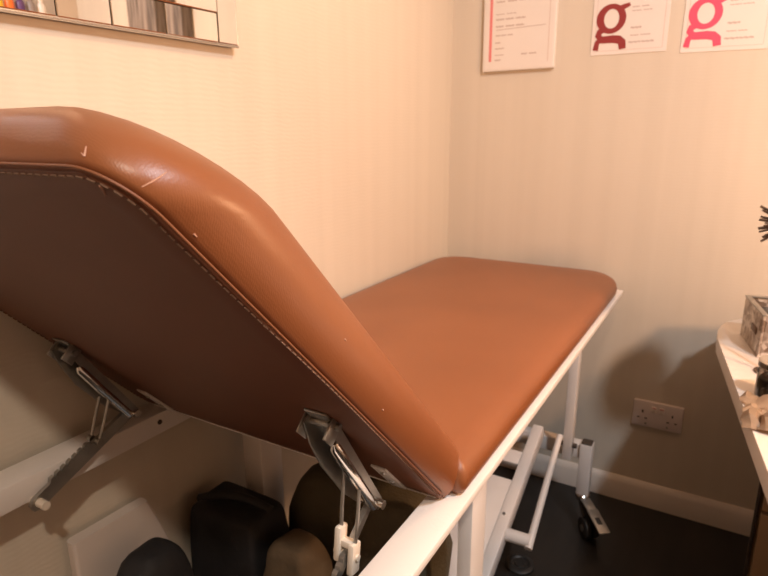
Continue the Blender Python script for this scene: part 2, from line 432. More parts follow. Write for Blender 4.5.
# ratchet supports of the backrest
def ratchet(x, top, elbow, low, ru, rl, plus):
    top, elbow, low, ru, rl = [V((x, *p)) for p in (top, elbow, low, ru, rl)]
    r = bpy.data.objects.new('ratchet_support', None); COL.objects.link(r); r.parent = couch; r.location = low - wpos(couch)
    r.empty_display_size = .02
    ax = (elbow - top).normalized(); side_ = V((1, 0, 0)); nn = ax.cross(side_).normalized()
    if nn.y < 0: nn = -nn                               # away from the viewer
    # pressed channel with tapering cheeks
    bm = bmesh.new(); L = (elbow - top).length
    def cheek(sx, k=1.0):
        prof = [(-.010, -.004), (-.010, .010 * k), (.02, .018 * k), (.06, .022 * k), (L * .75, .018 * k), (L + .006, .006), (L + .008, -.004), (L, -.008), (0, -.008)]
        va = [bm.verts.new(top + ax * a - nn * b + side_ * (sx - .0011)) for a, b in prof]
        vb = [bm.verts.new(top + ax * a - nn * b + side_ * (sx + .0011)) for a, b in prof]
        bm.faces.new(va); bm.faces.new(vb[::-1])
        for i in range(len(prof)): bm.faces.new((va[i], vb[i], vb[(i + 1) % len(prof)], va[(i + 1) % len(prof)]))
    cheek(-.014); cheek(.012, .3)
    add_bar(bm, top + ax * .02 + nn * .007, elbow - ax * .02 + nn * .007, .026, .0022, .0004, up=nn)
    obj('upper_channel', bm, M['zinc'], r)
    bm = bmesh.new()                                    # inner rounded tube of the channel
    tx = side_ * .009
    add_tube(bm, [top + ax * .026 - nn * .006 + tx, top + ax * .032 - nn * .008 + tx, top + ax * (L * .5) - nn * .008 + tx, elbow - ax * .004 - nn * .006 + tx], [.004, .0068, .0072, .0068], 12)
    obj('inner_tube', bm, M['chrome'], r)
    bm = bmesh.new()                                    # bracket screwed to the underside
    q = top + V((0, 0, 0))
    u = (q - V((x, HY, HZ))).dot(Ud)
    vs = add_box(bm, (-.014, u - .010, -.0066), (.014, u + .022, -.0034), .001)
    vs += add_box(bm, (-.0185, u - .009, -.028), (-.0160, u + .012, -.0034), .001)
    vs += add_box(bm, (.0160, u - .009, -.028), (.0185, u + .012, -.0034), .001)
    for v in vs: v.co = bw(x + v.co.x, v.co.y, v.co.z)
    add_cyl(bm, top - side_ * .023, top + side_ * .023, .004, None, 12)
    obj('bracket', bm, M['zinc'], r)
    bm = bmesh.new(); add_cyl(bm, elbow - side_ * .020, elbow + side_ * .020, .006, None, 14)
    obj('pivot_pin', bm, M['chrome'], r)
    # toothed lower bar
    bx = (low - elbow).normalized(); bn = bx.cross(side_).normalized()
    if bn.z < 0: bn = -bn
    bm = bmesh.new(); LL = (low - elbow).length
    kk = .55 if plus else 1.0
    prof = [(-.006, -.009), (-.006, .009), (LL * .42, .009)]
    n = 7; t0, t1 = LL * .45, LL * .86
    for i in range(n):
        a = t0 + (t1 - t0) * i / n; b = t0 + (t1 - t0) * (i + 1) / n
        prof += [(a, .0155), (a + (b - a) * .55, .0155), (b, .010)]
    prof += [(LL + .004, .010), (LL + .012, .003), (LL + .012, -.006), (LL + .004, -.010)]
    prof = [(a, b * kk) for a, b in prof]
    va = [bm.verts.new(elbow + bx * a + bn * b - side_ * .0035) for a, b in prof]
    vb = [bm.verts.new(elbow + bx * a + bn * b + side_ * .0035) for a, b in prof]
    bm.faces.new(va); bm.faces.new(vb[::-1])
    for i in range(len(prof)): bm.faces.new((va[i], vb[i], vb[(i + 1) % len(prof)], va[(i + 1) % len(prof)]))
    obj('toothed_bar', bm, M['zinc'], r, angle=20)
    bm = bmesh.new(); add_cyl(bm, low - side_ * .022, low + side_ * .020, .0065, None, 14)
    obj('lower_bolt', bm, M['ivory'], r)
    # two wire links down to the slider
    for sx in (-.011, .011):
        bm = bmesh.new(); add_tube(bm, [ru + side_ * sx, (ru + rl) / 2 + side_ * sx * 1.05, rl + side_ * sx * .9], .0024, 8)
        obj('wire_link', bm, M['zinc'], r)
    if plus:
        bm = bmesh.new()
        d = (rl - ru).normalized(); dn = d.cross(side_).normalized()
        for sx in (-.011, .009):
            add_bar(bm, rl - d * (.022 if sx < 0 else .006) + side_ * sx, rl + d * (.022 if sx < 0 else .034) + side_ * sx, .009, .018, .003, up=dn)
        add_bar(bm, rl - d * .002 + side_ * -.010, rl - d * .002 + side_ * .010, .012, .008, .001, up=d)
        add_cyl(bm, rl + d * .012 - side_ * .018, rl + d * .012 + side_ * .016, .0042, None, 12)
        obj('slider', bm, M['ivory'], r, label='ivory plastic slider')
    else:
        bm = bmesh.new(); d = (rl - ru).normalized()
        for sx in (-.010, .010): add_cyl(bm, rl + side_ * (sx - .004), rl + side_ * (sx + .004), .0055, None, 12)
        obj('link_bolts', bm, M['zinc'], r)
    # pivot pin into the inner flange of the side rail
    bm = bmesh.new(); fx = RX - .047 if x > -.5 else LX + .047
    add_cyl(bm, low, V((fx, low.y, low.z)), .005, None, 12)
    obj('foot_pin', bm, M['zinc'], r)
    if plus: obj('foot_lug', box((fx - .004, low.y - .018, low.z - .014), (fx + .001, low.y + .018, ZR - .02), .001), M['white'], r)
ratchet(-0.345, (0.453, 0.902), (0.546, 0.752), (0.420, 0.657), (0.507, 0.812), (0.495, 0.722), True)
ratchet(-0.800, (0.452, 0.897), (0.540, 0.764), (0.379, 0.692), (0.499, 0.804), (0.475, 0.743), False)

# hanging legs of the lift frame
for s, x in ((1, -.318), (-1, -.794)):
    for y, zb in ((0.832, 0.0), (1.615, 0.262)):
        w = .026 if s > 0 else .050
        if y > 1: x -= s * .008
        bm = bmesh.new(); add_bar(bm, (x, y, zb), (x, y, ZR - .014), w, .064 if y < 1 else .034, .0025, up=V((0, 1, 0)))
        lg = obj('leg', bm, M['white'], couch)
        bm = bmesh.new()
        zz = zb + .045 if y > 1 else ZR - .055
        add_cyl(bm, (x - w / 2 - .012, y - .004, zz), (x + w / 2 + .012, y - .004, zz), .0075, None, 14)
        obj('pivot_bolt', bm, M['cap'], lg)

# sloping lift arms, plate between them, pedal rod
SL = 0.4835
def sz(y): return 0.15 + (y - 1.235) * SL
sup = V((0, -SL, 1)).normalized()
for x0, x1 in ((-.436, -.404), (-.726, -.694)):
    bm = bmesh.new()
    xc = (x0 + x1) / 2
    a = V((xc, 0.98, sz(0.98) )) - sup * .022; b = V((xc, 1.625, sz(1.625))) - sup * .022
    add_bar(bm, a, b, x1 - x0, .044, .004, up=sup)
    la = obj('lift_arm', bm, M['white'], couch)
    if x0 > -.5:
        bm = bmesh.new()
        add_cyl(bm, V((xc - .004, 1.345, sz(1.345))) - sup * .001, V((xc - .004, 1.345, sz(1.345))) + sup * .0015, .005, .004, 12)
        obj('arm_screw', bm, M['zinc'], la)
def plate(y0, y1, th, name):
    bm = bmesh.new()
    add_bar(bm, V((-.565, y0, sz(y0))) - sup * (th / 2 + .003), V((-.565, y1, sz(y1))) - sup * (th / 2 + .003), .258, th, .002, up=sup)
    obj(name, bm, M['white'], couch)
plate(0.99, 1.441, .004, 'arm_plate')
plate(1.490, 1.530, .022, 'arm_spreader')
bm = bmesh.new(); add_cyl(bm, (-.405, 1.312, .168), (-.342, 1.318, .166), .0165, None, 20)
stub = obj('axle_stub', bm, M['white'], couch)
bm = bmesh.new()
a = V((-.342, 1.316, .162)); b = V((-.349, 1.594, .330))
add_tube(bm, [a - (b - a).normalized() * .016, a, (a + b) / 2, b, b + (b - a).normalized() * .008], [.0105, .0100, .0092, .0088, .008], 14)
obj('pedal_rod', bm, M['white'], couch)

# base: cross members, rails, caster posts, casters
for y in (1.690,):
    bm = box((-.84, y - .018, .235), (-.29, y + .018, .282), .004)
    obj('base_cross_member', bm, M['white'], couch)
for y in (1.68,):
    for s, x in ((1, -.284), (-1, -.826)):
        bm = box((x - .018, y - .019, .118), (x + .018, y + .019, .290), .004)
        post = obj('caster_post', bm, M['white'], couch)
        bm = box((x - .0155, y - .0165, .286), (x + .0155, y + .0165, .294), .002); obj('post_cap', bm, M['cap'], post)
        cs = bpy.data.objects.new('caster', None); COL.objects.link(cs); cs.parent = couch; cs.location = V((x, y, 0)) - couch.location
        d = V((.62, -.78, 0)).normalized() if s > 0 else V((-.62, -.78, 0)).normalized()
        wd = V((-d.y, d.x, 0))
        bm = bmesh.new(); add_lathe(bm, [(0, .098), (.019, .098), (.021, .104), (.021, .114), (.016, .119), (0, .119)], (x, y, 0), 24)
        obj('swivel_collar', bm, M['chrome'], cs)
        wc = V((x, y, .033)) + d * .052
        for k in (-1, 1):
            bm = bmesh.new()
            add_lathe(bm, [(0, -.009), (.026, -.009), (.0315, -.006), (.033, 0), (.0315, .006), (.026, .009), (0, .009)], wc + wd * .013 * k, 28,
                      frame_mtx((0, 0, 0), wd).to_3x3().to_4x4())
            wh = obj('wheel', bm, M['rubber'], cs)
            bm = bmesh.new()
            add_lathe(bm, [(0, -.0015), (.009, -.001), (.011, 0), (.009, .001), (0, .0015)], wc + wd * .0225 * k, 20, frame_mtx((0, 0, 0), wd).to_3x3().to_4x4())
            obj('hub_cap', bm, M['zinc'], wh)
        bm = bmesh.new()
        add_bar(bm, V((x, y, .100)) + d * .004, wc + V((0, 0, .012)), .010, .030, .003, up=wd)
        obj('fork', bm, M['rubber'], cs)
        bm = bmesh.new()
        p0 = V((x, y, .108)) + d * .016; p1 = V((x, y, .100)) + d * .065; p2 = V((x, y, .080)) + d * .145
        add_bar(bm, p0, p1, .030, .004, .001); add_bar(bm, p1 - (p2 - p1).normalized() * .003, p2, .034, .005, .0015)
        pd = obj('brake_pedal', bm, M['zinc'], cs)
        bm = bmesh.new()
        q = p1 + (p2 - p1) * .35; t = (p2 - p1).normalized()
        add_bar(bm, q + V((0, 0, .003)), q + t * .024 + V((0, 0, .003)), .014, .003, .001)
        obj('pedal_grip', bm, M['rubber'], pd)

# ------------------------------------------------------------------ mirror on the left wall
mroot_loc = V((wall_x(0.6), 0.60, 1.36))
mirror = thing('wall_mirror', mroot_loc, 'wide mirror edged with strips of mirror glass on the left cream wall', 'mirror')
ydir = V((0.016, 1, 0)).normalized(); xdir = V((ydir.y, -ydir.x, 0))     # along the wall / out of the wall
def mw(s, d, z):  # s = y position along wall, d = distance out of the wall
    return V((wall_x(s), s, z)) + xdir * d
MY0, MY1, MZ0, MZ1 = -0.20, 0.903, 1.358, 2.05
BW = 0.053
def mbox(name, s0, s1, z0, z1, d0, d1, m, bevel=0.0, parent=mirror, tilt=0.0, vt=0.0):
    bm = bmesh.new()
    add_box(bm, (d0, s0, z0), (d1, s1, z1), bevel, seg=1)
    sc_, zc = (s0 + s1) / 2, (z0 + z1) / 2
    for v in bm.verts:
        d, s, z = v.co
        if d > (d0 + d1) / 2: d += (s - sc_) * tilt + (z - zc) * vt
        v.co = mw(s, d, z)
    return obj(name, bm, m, parent, smooth=False)
mbox('backing', MY0, MY1, MZ0, MZ1, 0.002, 0.016, M['mirror_edge'])
mbox('pane', MY0 + BW, MY1 - BW, MZ0 + BW, MZ1 - BW, 0.016, 0.024, M['mirror'], 0.0016)
# mirrored border tiles: bottom row, right column, the top and left hidden from view
cuts = [MY0, 0.12, 0.33, 0.545, 0.632, 0.735, MY1 - BW - .001]
tl = [0, 0, 0.0, 0.0, -0.01, 0.02]
for i, (a, b) in enumerate(zip(cuts, cuts[1:])):
    mbox('border_tile', a + .0006, b - .0006, MZ0 + .003, MZ0 + BW - .0008, 0.016, 0.022, M['mirror'], 0.0012, tilt=tl[i])
zc_ = [MZ0, MZ0 + 0.20, MZ0 + .45, MZ1]
for a, b in zip(zc_, zc_[1:]):
    mbox('border_tile', MY1 - BW + .0005, MY1 - .003, a + .003, b - .0006, 0.016, 0.022, M['mirror'], 0.0012, tilt=-0.02)
    mbox('border_tile', MY0 + .002, MY0 + BW - .001, a + BW if a == MZ0 else a + .0006, b - .0006, 0.016, 0.022, M['mirror'], 0.0012)
mbox('border_tile', MY0 + BW, MY1 - BW, MZ1 - BW + .001, MZ1 - .002, 0.016, 0.022, M['mirror'], 0.0012)
bm = bmesh.new()
add_tube(bm, [mw(MY0, .018, MZ0 + .001), mw((MY0 + MY1) / 2, .018, MZ0 + .001), mw(MY1 - .001, .018, MZ0 + .001)], .0030, 8)
add_tube(bm, [mw(MY1 - .001, .018, MZ0 + .001), mw(MY1 - .001, .018, MZ1)], .0018, 8)
obj('edge_bead', bm, M['mirror_bead'], mirror)

# ------------------------------------------------------------------ certificates on the back wall
def ellipse_ring(bm, cx, cz, rx, rz, ix, iz, y0, y1, a0=0, a1=2 * PI, n=40, off=(0, 0), zmin=None):
    full = abs(a1 - a0 - 2 * PI) < 1e-6
    O = []; I = []
    for k in range(n if full else n + 1):
        a = a0 + (a1 - a0) * k / n
        oz = cz + rz * math.sin(a); iz_ = cz + off[1] + iz * math.sin(a)
        if zmin is not None: oz = max(oz, zmin); iz_ = max(iz_, zmin)
        O.append((cx + rx * math.cos(a), oz)); I.append((cx + off[0] + ix * math.cos(a), iz_))
    f = [[bm.verts.new((x, y, z)) for x, z in R] for y in (y0, y1) for R in (O, I)]
    m = len(O)
    for k in range(m if full else m - 1):
        j = (k + 1) % m
        for q in ((f[0][k], f[0][j], f[1][j], f[1][k]), (f[2][k], f[3][k], f[3][j], f[2][j]),
                  (f[0][k], f[2][k], f[2][j], f[0][j]), (f[1][k], f[1][j], f[3][j], f[3][k])): bm.faces.new(q)
    if not full:
        for k in (0, m - 1): bm.faces.new((f[0][k], f[1][k], f[3][k], f[2][k]))

def words(par, x, z, w, h, yf, n=3):
    """a line of small print as word-long strokes with tiny ups and downs"""
    bm = bmesh.new(); cur = x
    for i in range(n):
        ww = w / n * random.uniform(.72, .98)
        pts = [(cur + ww * k / 8, z + h * .18 * math.sin(k * 2.1 + i)) for k in range(9)]
        add_stroke(bm, pts, [h * (.55 + .45 * ((k * 7 + i) % 3) / 2) for k in range(9)], yf - .0004, yf)
        cur += w / n
    obj('line_of_print', bm, M['ink'], par, smooth=False)

def g_letter(bm, x, z, sc, yf, zmin):
    """two-storey serif g: bowl, ear, link, cropped lower loop; sc = bowl width"""
    y0, y1 = yf - .0006, yf
    ellipse_ring(bm, x - .03 * sc, z, .53 * sc, .52 * sc, .27 * sc, .34 * sc, y0, y1, off=(.015 * sc, 0))
    add_stroke(bm, [(x + .30 * sc, z + .34 * sc), (x + .44 * sc, z + .40 * sc), (x + .52 * sc, z + .42 * sc), (x + .60 * sc, z + .46 * sc)],
               [.20 * sc, .17 * sc, .14 * sc, .12 * sc], y0 - .0001, y1)
    add_stroke(bm, [(x - .28 * sc, z - .36 * sc), (x - .42 * sc, z - .44 * sc), (x - .46 * sc, z - .56 * sc), (x - .36 * sc, z - .68 * sc), (x - .20 * sc, z - .72 * sc)],
               [.20 * sc, .22 * sc, .22 * sc, .22 * sc, .20 * sc], y0 - .0002, y1)
    add_stroke(bm, [(x - .46 * sc, z - .72 * sc), (x - .30 * sc, z - .72 * sc), (x + .10 * sc, z - .715 * sc), (x + .30 * sc, z - .75 * sc), (x + .42 * sc, z - .84 * sc), (x + .46 * sc, zmin)],
               [.20 * sc, .25 * sc, .27 * sc, .29 * sc, .28 * sc, .24 * sc], y0 - .0003, y1)
    add_stroke(bm, [(x - .34 * sc, z - .68 * sc), (x - .48 * sc, z - .82 * sc), (x - .52 * sc, zmin)], [.20 * sc, .18 * sc, .20 * sc], y0 - .0004, y1)

def rot_about(o, ang):   # tilt a hung sheet a touch in its own plane
    o.rotation_euler = (0, ang, 0)

def cert_letter(x0, x1, z0, h, ink, label, tilt, group):
    c = thing('certificate', ((x0 + x1) / 2, YB, z0 + h / 2), label, 'certificate', group)
    w = x1 - x0; yf = YB - .0022
    obj('sheet', box((x0, YB - .0022, z0), (x1, YB + .0005, z0 + h), .0004), M['paper'], c, smooth=False)
    bm = bmesh.new(); e = .011
    for a, b in (((x0 + e, z0 + e), (x1 - e, z0 + e)), ((x1 - e, z0 + e), (x1 - e, z0 + h - e)), ((x1 - e, z0 + h - e), (x0 + e, z0 + h - e)), ((x0 + e, z0 + h - e), (x0 + e, z0 + e))):
        add_stroke(bm, [a, b], .0012, yf - .0004, yf)
    obj('border_line', bm, M['ink_pale'], c, smooth=False)
    bm = bmesh.new(); g_letter(bm, x0 + .053, z0 + .096, .076, yf, z0 + .0135)
    obj('letter_g', bm, ink, c, smooth=False, label='large serif letter g')
    words(c, x0 + .105, z0 + .122, .05, .0035, yf, 2); words(c, x0 + .105, z0 + .112, .06, .003, yf, 2)
    words(c, x0 + .105, z0 + .068, .038, .0055, yf, 1)
    words(c, x0 + .105, z0 + .048, .055, .0032, yf, 2)
    words(c, x0 + .102, z0 + .030, .070, .0055, yf, 2)
    for k in range(4): words(c, x0 + .03, z0 + .19 + k * .02, .13, .0035, yf, 4)
    rot_about(c, tilt)
cert_letter(-0.413, -0.210, 1.411, 0.287, M['maroon'], 'certificate with dark maroon letter g, middle of the three on the wall', 0.0, 'certificates on the back wall')
cert_letter(-0.173, 0.031, 1.402, 0.287, M['pink'], 'certificate with bright pink letter g, rightmost of the three on the wall', 0.012, 'certificates on the back wall')
x0, x1, z0, h = -0.743, -0.516, 1.383, 0.32
c = thing('certificate', ((x0 + x1) / 2, YB, z0 + h / 2), 'framed certificate with a thin pink stripe and lines of small print', 'certificate', 'certificates on the back wall')
bm = box((x0, YB - .016, z0), (x1, YB + .0005, z0 + h), .002)
obj('frame', bm, M['frame_white'], c, smooth=False)
yf = YB - .0165
obj('sheet', box((x0 + .006, YB - .0168, z0 + .006), (x1 - .006, YB - .0155, z0 + h - .006), .0002), M['paper'], c, smooth=False)
bm = bmesh.new(); add_stroke(bm, [(x0 + .025, z0 + .029), (x0 + .025, z0 + h - .025)], .0085, YB - .0174, YB - .0166)
obj('pink_stripe', bm, M['rose'], c, smooth=False)
yf = YB - .0168
for zz, w, hh, n in ((.165, .07, .003, 2), (.150, .095, .0055, 3), (.130, .098, .0055, 3), (.104, .060, .0045, 3), (.083, .018, .0045, 1), (.066, .036, .0045, 1), (.047, .030, .003, 2), (.032, .026, .005, 1), (.20, .11, .005, 3), (.23, .09, .006, 2), (.26, .12, .005, 3)):
    words(c, x0 + .040, z0 + zz, w, hh, yf, n)
words(c, x0 + .125, z0 + .046, .05, .005, yf, 2)
bm = bmesh.new(); add_stroke(bm, [(x0 + .042, z0 + .120), (x1 - .03, z0 + .124)], .0022, yf - .0004, yf)
obj('rule_line', bm, M['ink'], c, smooth=False)
bm = bmesh.new()
add_stroke(bm, [(x1 - .019, z0 + .02), (x1 - .019, z0 + h - .02)], .0022, yf - .0004, yf)
obj('border_line', bm, M['ink_pale'], c, smooth=False)
rot_about(c, -0.006)

# ------------------------------------------------------------------ socket
sx0, sx1, sz0, sz1 = -0.190, -0.046, 0.283, 0.370
sk = thing('wall_socket', ((sx0 + sx1) / 2, YB, (sz0 + sz1) / 2), 'white double power socket with two switches low on the back wall', 'socket')
obj('faceplate', box((sx0, YB - .013, sz0), (sx1, YB - .0004, sz1), .003), M['socket'], sk)
cxs = (sx0 + sx1) / 2
for k in (-1, 1):
    px = cxs + k * .0115
    bm = bmesh.new(); add_box(bm, (px - .0065, YB - .0165, sz1 - .034), (px + .0065, YB - .012, sz1 - .014), .0012)
    sw = obj('switch', bm, M['socket_sw'], sk)
    obj('red_band', box((px - .0055, YB - .0170, sz1 - .0185), (px + .0055, YB - .0160, sz1 - .0155), .0002), M['socket_red'], sw, smooth=False)
    ox = cxs + k * .043
    for hx, hz, w, hh in ((0, .052, .004, .009), (-.011, .030, .007, .004), (.011, .030, .007, .004)):
        obj('pin_hole', box((ox + hx - w / 2, YB - .0134, sz0 + hz - hh / 2), (ox + hx + w / 2, YB - .0120, sz0 + hz + hh / 2)), M['dark'], sk, smooth=False)
    bm = bmesh.new(); add_cyl(bm, (cxs + k * .031, YB - .0125, sz0 + .012), (cxs + k * .031, YB - .0138, sz0 + .012), .0032, None, 12)
    obj('screw', bm, M['zinc'], sk)

# ------------------------------------------------------------------ white table on the right
table = thing('table', (0.40, 1.25, 0), 'white topped table with a rounded corner along the right side of the room', 'table')
TZ = 0.70
outline = [(0.146, 0.60)]
outline += [(0.012, 1.60)]
ctr = [(0.012, 1.60), (0.010, 1.665), (0.016, 1.725), (0.032, 1.775), (0.062, 1.815), (0.105, 1.838), (0.16, 1.845)]
outline += ctr[1:]
outline += [(0.80, 1.845), (0.80, 0.60)]
bm = bmesh.new(); add_prism(bm, outline[::-1], TZ - .035, TZ)
es = [e for e in bm.edges if abs(e.verts[0].co.z - e.verts[1].co.z) < 1e-5]
bmesh.ops.bevel(bm, geom=es, offset=.003, segments=2, profile=.5, affect='EDGES')
obj('tabletop', bm, M['table'], table, angle=30)
for x, y in ((0.735, 0.68), (0.735, 1.77), (0.25, 0.68)):
    bm = box((x - .022, y - .022, 0), (x + .022, y + .022, TZ - .035), .003); obj('leg', bm, M['table'], table)

cab = thing('drawer_unit', (0.40, 1.55, 0), 'brown wooden drawer unit standing under the white table', 'drawer unit')
R_ = Matrix.Translation((0.121, 1.30, 0)) @ Matrix.Rotation(math.radians(-7.5), 4, 'Z')
obj('carcass', box((0.006, 0.0, 0.03), (0.42, 0.40, 0.655), .002, R_), M['oak'], cab)
obj('side_panel', box((0.0, -.012, 0.0), (0.006, 0.40, 0.655), .001, R_), M['walnut_edge'], cab, label='dark edging panel')
obj('plinth', box((0.02, 0.03, 0.0), (0.40, 0.38, 0.032), 0, R_), M['walnut_edge'], cab)
for k in range(3):
    z0 = .05 + k * .20
    d = obj('drawer', box((0.012, -.016, z0), (0.412, 0.0, z0 + .192), .003, R_), M['oak'], cab)
    bm = bmesh.new(); add_lathe(bm, [(0, 0), (.006, 0), (.006, .012), (.012, .018), (.010, .024), (0, .026)], (0, 0, 0), 16, Matrix.Rotation(PI / 2, 4, 'X'))
    bmesh.ops.transform(bm, matrix=R_ @ Matrix.Translation((.212, -.016, z0 + .1)), verts=bm.verts)
    obj('knob', bm, M['zinc'], d)

# silver box on the table
SB = Matrix.Translation((0.0925, 1.500, TZ)) @ Matrix.Rotation(math.radians(11.0), 4, 'Z')
sb = thing('trinket_box', (0.17, 1.60, TZ), 'open silver crackled box on the far corner of the white table', 'box')
W, D, H, T = .17, .172, .098, .006
bm = bmesh.new()
add_box(bm, (0, 0, .0), (T, D, H), .0015); add_box(bm, (W - T, 0, .0), (W, D, H), .0015)
add_box(bm, (T, 0, .0), (W - T, T, H), .0015); add_box(bm, (T, D - T, .0), (W - T, D, H), .0015)
bmesh.ops.transform(bm, matrix=SB, verts=bm.verts)
obj('sides', bm, M['foil'], sb)
obj('base', box((.001, .001, .0005), (W - .001, D - .001, .006), 0, SB), M['foil'], sb, smooth=False)
bm = bmesh.new()
for lo, hi in (((-.002, -.002, H), (.010, D + .002, H + .004)), ((W - .010, -.002, H), (W + .002, D + .002, H + .004)), ((.010, -.002, H), (W - .010, .010, H + .004)), ((.010, D - .010, H), (W - .010, D + .002, H + .004))):
    add_box(bm, lo, hi, .001, SB)
obj('rim', bm, M['zinc'], sb)
bm = bmesh.new()
add_box(bm, (-.003, .030, .045), (.001, .075, .060), .001, SB)
add_box(bm, (.030, -.003, .040), (.120, .001, .058), .001, SB)
obj('clasp', bm, M['bronze'], sb, label='dark clasp strip on the front')
# dark band and white ball lying in the box
bm = bmesh.new()
pts = [SB @ V((.03 + .055 * (1 - math.cos(t)), .03 + .10 * t / PI, .097 + .026 * math.sin(t * 1.2) )) for t in [PI * k / 20 for k in range(21)]]
add_tube(bm, pts, .0055, 8)
tag(obj('hair_band', bm, M['rubber']), 'black curved band lying across the open silver box', 'hair band')
for i, (x, y, r) in enumerate(((.060, .040, .019), (.100, .075, .019))):
    bm = bmesh.new(); bmesh.ops.create_icosphere(bm, subdivisions=3, radius=r)
    for v in bm.verts: v.co *= 1 + .04 * noise.noise(v.co * 90 + V((i * 9, 0, 0)))
    bmesh.ops.transform(bm, matrix=Matrix.Translation(SB @ V((x, y, .094))), verts=bm.verts)
    tag(obj('cotton_ball', bm, M['cotton']), ('white cotton ball nearest the front corner of the silver box', 'white cotton ball further inside the silver box')[i], 'cotton ball', 'cotton balls in the silver box')
obj('lining', box((T, T, .06), (W - T, D - T, .076), 0, SB), M['rubber'], sb, smooth=False, label='dark contents filling the box')

# bronze petal ornament standing behind the box
oc = V((0.1130, 1.410, 1.018))
orn = thing('flower_ornament', (oc.x, oc.y, TZ), 'bronze flower ornament with paddle petals on a stem in front of the silver box', 'ornament')
bm = bmesh.new(); add_lathe(bm, [(0, 0), (.028, 0), (.028, .004), (.014, .010), (.005, .018), (.0035, .03), (.0035, oc.z - TZ), (0, oc.z - TZ)], (oc.x, oc.y, TZ), 20)
obj('stem', bm, M['bronze'], orn)
k = 0
for i in range(64):
    zf = 1 - 2 * (i + .5) / 64; a = i * 2.399963; rr = math.sqrt(1 - zf * zf)
    d = V((rr * math.cos(a), rr * math.sin(a), zf))
    bm = bmesh.new()
    L = .066 * random.uniform(.92, 1.06)
    mt = frame_mtx(oc, oc + d)
    n = 8; rings = []
    for j in range(n):
        s = j / (n - 1); w = (.0022 if s < .5 else .0020 + .0105 * math.sin((s - .5) / .5 * PI * .82)); th = .0020
        z = s * L
        rings.append([bm.verts.new((w * cx, th * cy, z)) for cx, cy in ((1, 0), (.7, 1), (-.7, 1), (-1, 0), (-.7, -1), (.7, -1))])
    for p, q in zip(rings, rings[1:]):
        for t in range(6): bm.faces.new((p[t], p[(t + 1) % 6], q[(t + 1) % 6], q[t]))
    bm.faces.new(rings[0][::-1]); bm.faces.new(rings[-1])
    bmesh.ops.transform(bm, matrix=mt, verts=bm.verts)
    obj('petal', bm, M['bronze'], orn)
    if i % 3 == 0:
        bm = bmesh.new(); bmesh.ops.create_icosphere(bm, subdivisions=2, radius=.0072)
        bmesh.ops.translate(bm, verts=bm.verts, vec=oc + d * .040)
        obj('gem', bm, M['gem'], orn, label='clear glass gem')

# glass jar and crumpled paper on the table
jr = thing('glass_jar', (0.128, 1.300, TZ), 'small dark glass jar standing on the white table near the crumpled paper', 'jar')
jx, jy = 0.116, 1.272
bm = bmesh.new(); add_lathe(bm, [(0, 0), (.030, 0), (.033, .004), (.033, .055), (.030, .060), (.030, .062), (.027, .062), (.0295, .054), (.0295, .006), (0, .006)], (jx, jy, TZ), 32)
obj('jar_body', bm, M['glass'], jr)
bm = bmesh.new(); add_lathe(bm, [(0, .007), (.029, .007), (.029, .040), (0, .040)], (jx, jy, TZ), 28); obj('contents', bm, M['rubber'], jr)
bm = bmesh.new(); add_lathe(bm, [(0, .0635), (.034, .0635), (.034, .074), (.031, .077), (0, .077)], (jx, jy, TZ), 32); obj('lid', bm, M['chrome'], jr)
bm = bmesh.new()
nx, ny = 16, 16; grid = []
for i in range(nx + 1):
    row = []
    for j in range(ny + 1):
        u, v = i / nx, j / ny
        x = 0.062 + .150 * u + .002 * v; y = 1.105 + .150 * v - .02 * u
        p = V((u * 3.1, v * 3.1, 1.7))
        hgt = abs(noise.noise(p)) * .050 + abs(noise.noise(p * 2.3)) * .022
        e = min(u, v, 1 - u, 1 - v)
        row.append(bm.verts.new((x + .014 * noise.noise(p * 1.7 + V((5, 0, 0))), y + .014 * noise.noise(p * 1.7 + V((0, 5, 0))), TZ + .002 + hgt * min(1, .25 + e * 5) )))
    grid.append(row)
for i in range(nx):
    for j in range(ny): bm.faces.new((grid[i][j], grid[i + 1][j], grid[i + 1][j + 1], grid[i][j + 1]))
bmesh.ops.solidify(bm, geom=bm.faces[:], thickness=.0006)
tag(obj('crumpled_paper', bm, M['tissue'], angle=25), 'crumpled brown paper at the left edge of the white table', 'paper')

# ------------------------------------------------------------------ bags stowed under the couch
def super_bag(center, half, e=4.0, amp=.02, freq=6, seed=0, rot=0.0, tilt=(0, 0), nseg=(28, 18), squash=None):
    """soft sided bag: superellipsoid with folds"""
    bm = bmesh.new(); bmesh.ops.create_uvsphere(bm, u_segments=nseg[0], v_segments=nseg[1], radius=1)
    def sp(c): return math.copysign(abs(c) ** (2 / e), c)
    R3 = Matrix.Rotation(rot, 3, 'Z') @ Matrix.Rotation(tilt[0], 3, 'X') @ Matrix.Rotation(tilt[1], 3, 'Y')
    for v in bm.verts:
        th = math.atan2(v.co.y, v.co.x); ph = math.asin(max(-1, min(1, v.co.z)))
        p = V((sp(math.cos(ph)) * sp(math.cos(th)), sp(math.cos(ph)) * sp(math.sin(th)), sp(math.sin(ph))))
        if squash: p = squash(p)
        q = V((p.x * half[0], p.y * half[1], p.z * half[2]))
        nz = noise.noise(q * freq + V((seed * 7.3, 0, 0))) + .5 * noise.noise(q * freq * 2.2 + V((0, seed * 3.1, 0)))
        q += p.normalized() * amp * nz
        v.co = V(center) + R3 @ q
    lo = min(v.co.z for v in bm.verts)
    for v in bm.verts: v.co.z = max(v.co.z, 0.002)
    return bm
taper = lambda k: (lambda p: V((p.x * (1 - k * (p.z + 1) / 2), p.y * (1 - k * .6 * (p.z + 1) / 2), p.z)))

